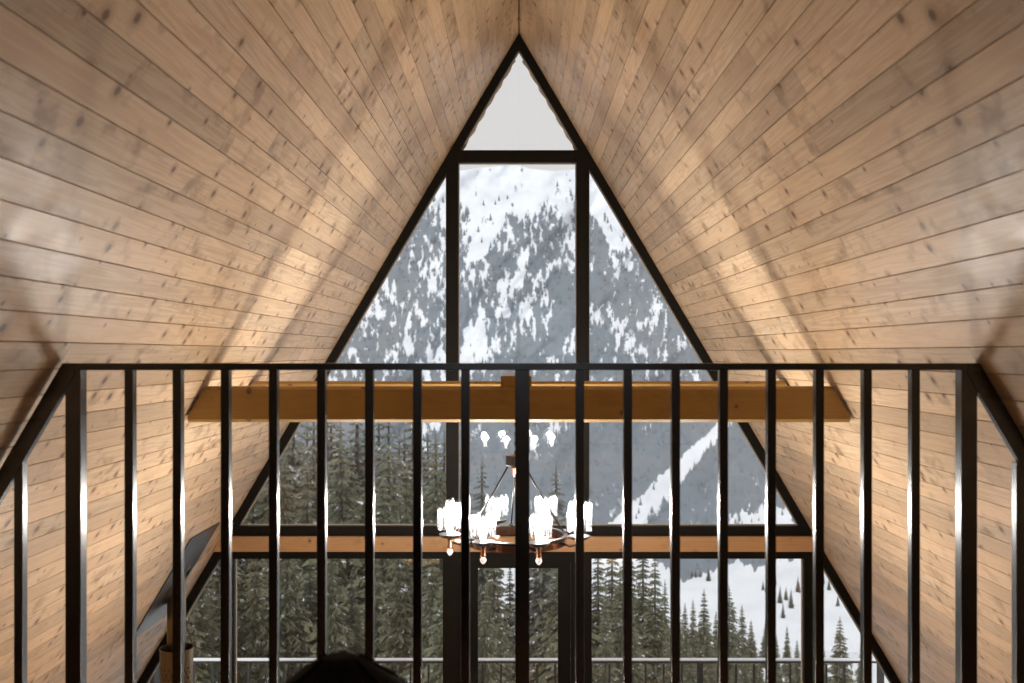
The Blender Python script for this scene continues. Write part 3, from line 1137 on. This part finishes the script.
FOL = [conifer_mesh('foliage', 3 + i, w, r) for i, (w, r) in enumerate(((38, .20), (42, .165), (36, .235), (44, .15)))]
FOLD = [f.copy() for f in FOL]
for f in FOL: f.materials.append(M_needle)
for f in FOLD: f.materials.append(M_needle2)
TRK = trunk_mesh('trunk'); TRK.materials.append(M_trunk)


def conifer(X, Ytop, d, label, group=None, kind=0, v=None, paler=False, base=None):
    x = (X - 519) / 1000 * d
    zb = float(ground_z(x, d)) if base is None else base
    zt = E + (353 - Ytop) / 1000 * d
    h = zt - zb
    t = empty('evergreen_tree', (x, d, zb))
    s = h * random.uniform(.9, 1.15)
    t.scale = (s, s, h)
    t.rotation_euler = (0, 0, random.uniform(0, 6.28))
    tag(t, label, 'tree', group)
    v = random.randrange(4) if v is None else v
    link('trunk', TRK, None, t)
    link('foliage', (FOLD if paler else FOL)[v], None, t)
    return t


# left stand: two rows
GL = 'evergreens in the stand left of the door'
for i in range(34):
    conifer(150 + i * 9.2 + random.uniform(-5, 5), 410 + 14 * math.sin(i * 1.9) + random.uniform(-10, 10) + max(0, i - 20) * 2.4, random.uniform(58, 78),
            'tall pale evergreen in the back row of the stand left of the door', 'back row evergreens left of the door', v=random.choice((0, 2, 2)), paler=True)
for i in range(24):
    conifer(150 + i * 12.8 + random.uniform(-6, 6), 462 + random.uniform(-22, 22), random.uniform(42, 54),
            'evergreen in the middle row of the stand left of the door', 'middle row evergreens left of the door', v=random.choice((0, 1, 2)))
for i in range(18):
    conifer(146 + i * 17.5 + random.uniform(-8, 8), 545 + random.uniform(-30, 30), random.uniform(30, 38),
            'olive green evergreen in the front row of the stand left of the door', 'front row evergreens left of the door')
# middle, behind the door
for X, Yt, d in ((482, 462, 60), (462, 500, 48), (494, 525, 44), (556, 470, 62), (540, 492, 54), (568, 505, 46), (572, 560, 36), (486, 585, 33)):
    conifer(X, Yt, d, 'dark evergreen seen through the glass door and centre pane', 'evergreens behind the door', paler=Yt < 500)
# right stand
for X, Yt, d in ((598, 545, 48), (612, 528, 56), (628, 540, 60), (643, 532, 58), (655, 556, 55), (606, 590, 36), (632, 598, 38), (620, 570, 42)):
    conifer(X, Yt, d, 'dark evergreen in the stand right of the door', 'evergreens right of the door')
GR = 'conifers along the edge of the snow field'
edge = [(665, 582, 66), (685, 604, 84), (693, 600, 88), (716, 612, 92), (742, 606, 80), (751, 620, 98), (766, 618, 106), (776, 634, 92), (787, 626, 100), (797, 640, 84), (707, 628, 62), (686, 632, 58), (668, 620, 48), (755, 645, 64), (735, 640, 60)]
for X, Yt, d in edge:
    conifer(X, Yt, d, 'slim conifer along the lower edge of the snow field', GR, v=random.choice((1, 3)))
for X, Yt, d in ((672, 634, 44), (690, 645, 46), (700, 640, 50), (712, 650, 44), (722, 646, 48), (745, 655, 46), (760, 652, 52), (772, 650, 50), (790, 652, 56), (510, 566, 66), (500, 612, 40)):
    conifer(X, Yt, d, 'low evergreen in front, just above the balcony railing', 'low evergreens above the balcony railing')
conifer(677, 590, 78, 'slim conifer beside the right stand with its tip against the snow', v=3)
conifer(704, 590, 84, 'tall pointed conifer standing against the middle of the snow field', v=1)
conifer(729, 587, 68, 'bushy conifer with forked top right of the pointed conifer', v=0)
conifer(840, 618, 58, 'broad conifer seen alone through the lowest right triangular pane', v=2)
conifer(862, 640, 66, 'low conifer right of the broad conifer in the lowest right pane', v=1)
conifer(824, 650, 62, 'small conifer left of the broad conifer in the lowest right pane', v=3)


def field_tree(X, Yb, hp, label, group=None):
    X_ = np.array([float(X)]); Y_ = np.array([float(Yb)])
    x, y, z = (float(q[0]) for q in mtn_point(X_, Y_))
    t = link('evergreen_tree', FOLD[random.choice((1, 3))], None, None, (x, y, z - .2))
    h = hp / 1000 * y
    t.scale = (h * 1.15, h * 1.15, h)
    t.rotation_euler = (0, 0, random.uniform(0, 6))
    tag(t, label, 'tree', group)


for X, Yb, hp in ((692, 577, 9), (695.5, 577.5, 10), (700, 577, 9)):
    field_tree(X, Yb, hp, 'tiny conifer in the row of three high on the snow field', 'three tiny conifers high on the snow field')
field_tree(708.5, 581, 15, 'largest lone conifer high on the snow field, right of the tiny row')
for X, Yb, hp in ((763, 590, 10), (766, 592, 8), (780, 603, 18), (786, 600, 14), (791, 608, 20), (775, 585, 10), (798, 592, 16), (783, 618, 16), (829, 590, 14), (823, 584, 12), (838, 606, 12), (815, 632, 12)):
    field_tree(X, Yb, hp, 'small conifer scattered on the right side of the snow field', 'conifers scattered right on the snow field')

# ------------------------------------------------------------------ light
w = bpy.data.worlds.new('overcast')
sc.world = w
w.use_nodes = True
nt = w.node_tree
nt.nodes.clear()
o = nt.nodes.new('ShaderNodeOutputWorld')
bg = nt.nodes.new('ShaderNodeBackground')
tc = nt.nodes.new('ShaderNodeTexCoord')
sx = nt.nodes.new('ShaderNodeSeparateXYZ')
mr = nt.nodes.new('ShaderNodeMapRange'); mr.interpolation_type = 'SMOOTHSTEP'
mr.inputs[1].default_value = -.6; mr.inputs[2].default_value = .3
mx = nt.nodes.new('ShaderNodeMix'); mx.data_type = 'RGBA'
mx.inputs[6].default_value = (.74, .82, .96, 1)
mx.inputs[7].default_value = (.93, .91, .92, 1)
nt.links.new(tc.outputs['Generated'], sx.inputs[0])
nt.links.new(sx.outputs[1], mr.inputs[0])
nt.links.new(mr.outputs[0], mx.inputs[0])
nt.links.new(mx.outputs[2], bg.inputs[0])
bg.inputs[1].default_value = .88
nt.links.new(bg.outputs[0], o.inputs[0])

S_ = bpy.data.lights.new('sun', 'SUN')
S_.energy = 1.9; S_.angle = math.radians(12); S_.color = (1, .97, .93)
so = bpy.data.objects.new('sun', S_); COL.objects.link(so)
so.rotation_euler = Vector((.22, .72, -.62)).to_track_quat('-Z', 'Y').to_euler()

# ------------------------------------------------------------------ camera
cam = bpy.data.cameras.new('camera')
co_ = bpy.data.objects.new('camera', cam); COL.objects.link(co_)
co_.location = (0, 0, E)
co_.rotation_euler = (PI / 2, 0, 0)
cam.sensor_width = 36
cam.lens = FPX * 36 / 1024
cam.shift_x = -7 / 1024
cam.shift_y = 11.5 / 1024
cam.clip_start = .02; cam.clip_end = 6000
cam.dof.use_dof = True
cam.dof.focus_distance = 6.0
cam.dof.aperture_fstop = 4.0
sc.camera = co_

sc.view_settings.view_transform = 'Standard'
sc.view_settings.look = 'None'
sc.view_settings.gamma = 1
sc.view_settings.use_curve_mapping = False
sc.view_settings.exposure = 0.0
